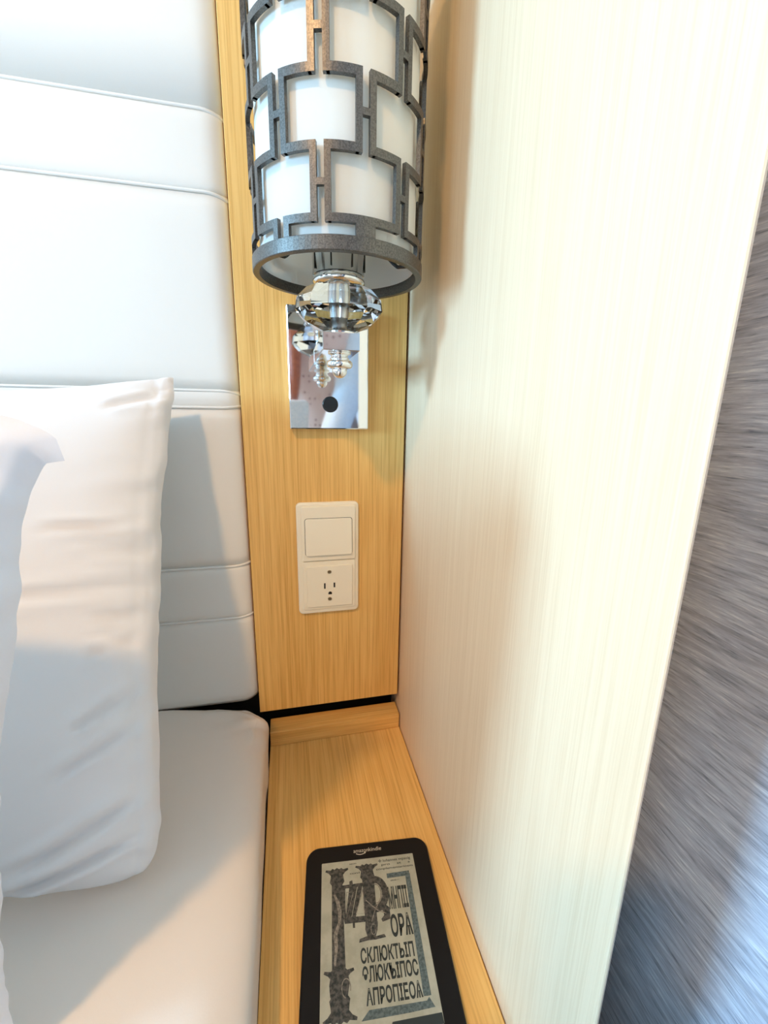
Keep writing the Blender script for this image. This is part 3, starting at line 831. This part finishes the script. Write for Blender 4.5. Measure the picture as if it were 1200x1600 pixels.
def ell(name, c, r, mat, parent):
    bm = bmesh.new(); bmesh.ops.create_uvsphere(bm, u_segments=20, v_segments=12, radius=1.0)
    for v in bm.verts: v.co = Vector((c[0]+v.co.x*r[0], c[1]+v.co.y*r[1], c[2]+v.co.z*r[2]))
    return obj(name, bm, mat, parent, smooth=True)
ell('nose', (0.084, -0.868, 1.578), (0.012, 0.016, 0.022), M_SKIN, body)
ell('mouth', (0.084, -0.874, 1.540), (0.024, 0.010, 0.008), plain('lip_red', (0.55, 0.16, 0.14), 0.4), body)
for dx in (-0.031, 0.031):
    ell('eye', (0.085+dx, -0.872, 1.600), (0.013, 0.008, 0.008), plain('eye_dark', (0.06, 0.05, 0.04), 0.2), body)
    ell('ear', (0.085+dx*2.5, -0.945, 1.585), (0.009, 0.018, 0.030), M_SKIN, body)
def loft(rows, n=40, fold=0.0):
    bm = bmesh.new(); R_ = []
    for (cx, cy, z, rx, ry) in rows:
        R_.append([bm.verts.new((cx+rx*math.cos(a)*(1+fold*(1.1-z)*math.sin(9*a)), cy+ry*math.sin(a)*(1+fold*(1.1-z)*math.sin(9*a)), z)) for a in [2*math.pi*k/n for k in range(n)]])
    for a, b in zip(R_, R_[1:]):
        for k in range(n): bm.faces.new((a[k], a[(k+1) % n], b[(k+1) % n], b[k]))
    return bm
obj('dress', loft([(0.11, -1.0, 0.69, 0.150, 0.155), (0.11, -1.0, 0.80, 0.158, 0.150), (0.11, -1.0, 0.93, 0.157, 0.134), (0.105, -1.0, 1.02, 0.138, 0.118), (0.10, -1.0, 1.10, 0.128, 0.106), (0.095, -0.99, 1.18, 0.142, 0.118), (0.09, -0.985, 1.26, 0.152, 0.128), (0.09, -0.978, 1.32, 0.146, 0.108), (0.09, -0.976, 1.345, 0.138, 0.098)], fold=0.10), M_DRESS, ph, smooth=True)
for sd in 'lr':
    pts = smooth_path([J['sh'+sd][:3], tuple((a+b)/2 for a, b in zip(J['sh'+sd][:3], J['el'+sd][:3])), J['el'+sd][:3], tuple((a+b)/2 for a, b in zip(J['el'+sd][:3], J['wr'+sd][:3])), tuple(a+(b-a)*0.86 for a, b in zip(J['el'+sd][:3], J['wr'+sd][:3]))], 6)
    bm = bmesh.new(); n = 20; rings = []; ref = Vector((0, 0, 1))
    for i, p in enumerate(pts):
        t = (pts[min(i+1, len(pts)-1)]-pts[max(i-1, 0)]).normalized()
        ref2 = Vector((1, 0, 0)); ref2 = (ref2-t*ref2.dot(t)).normalized(); bi = t.cross(ref2)
        r = 0.054-0.016*i/(len(pts)-1)
        rings.append([bm.verts.new(p+(ref2*math.cos(2*math.pi*k/n)+bi*math.sin(2*math.pi*k/n))*r) for k in range(n)])
    for a, b in zip(rings, rings[1:]):
        for k in range(n): bm.faces.new((a[k], a[(k+1) % n], b[(k+1) % n], b[k]))
    obj('sleeve', bm, M_LACE, ph, smooth=True)
HJ = {'top': (0.085, -0.955, 1.655, 0.070, 0.078), 'mid': (0.085, -0.985, 1.600, 0.084, 0.072), 'nape': (0.088, -1.01, 1.50, 0.075, 0.045), 'back': (0.09, -1.045, 1.38, 0.085, 0.030), 'backend': (0.09, -1.07, 1.24, 0.060, 0.022),
      'a': (0.012, -0.965, 1.60, 0.022, 0.036), 'b': (0.000, -0.935, 1.48, 0.026, 0.030), 'c': (0.018, -0.865, 1.36, 0.034, 0.028), 'd': (0.030, -0.828, 1.25, 0.036, 0.024), 'e': (0.028, -0.826, 1.14, 0.028, 0.018), 'f': (0.024, -0.842, 1.06, 0.008, 0.008),
      'g': (0.160, -0.965, 1.60, 0.020, 0.034), 'h': (0.168, -0.955, 1.49, 0.022, 0.028), 'i': (0.185, -0.98, 1.40, 0.020, 0.022)}
skin_mesh('hair', HJ, [('top', 'mid'), ('mid', 'nape'), ('nape', 'back'), ('back', 'backend'), ('top', 'a'), ('a', 'b'), ('b', 'c'), ('c', 'd'), ('d', 'e'), ('e', 'f'), ('top', 'g'), ('g', 'h'), ('h', 'i')], M_HAIR, ph, 'top')
# the phone, its lens just behind the viewpoint
pho = thing('phone', 'slim phone in a pale blue case held up by the photographer', 'phone', CAM-fw*0.010-u2*0.135)
def pframe(a, b, d): return CAM-fw*(0.003+d)+r2*(a+0.018)+u2*(b-0.058)
obj('case', slab(bmesh.new(), rounded(0.074, 0.150, 0.010), pframe, 0.0, 0.0095, 0.001), M_LACE, pho)
obj('display', slab(bmesh.new(), rounded(0.068, 0.144, 0.008), pframe, 0.0095, 0.0099), M_BLACKPL, pho)
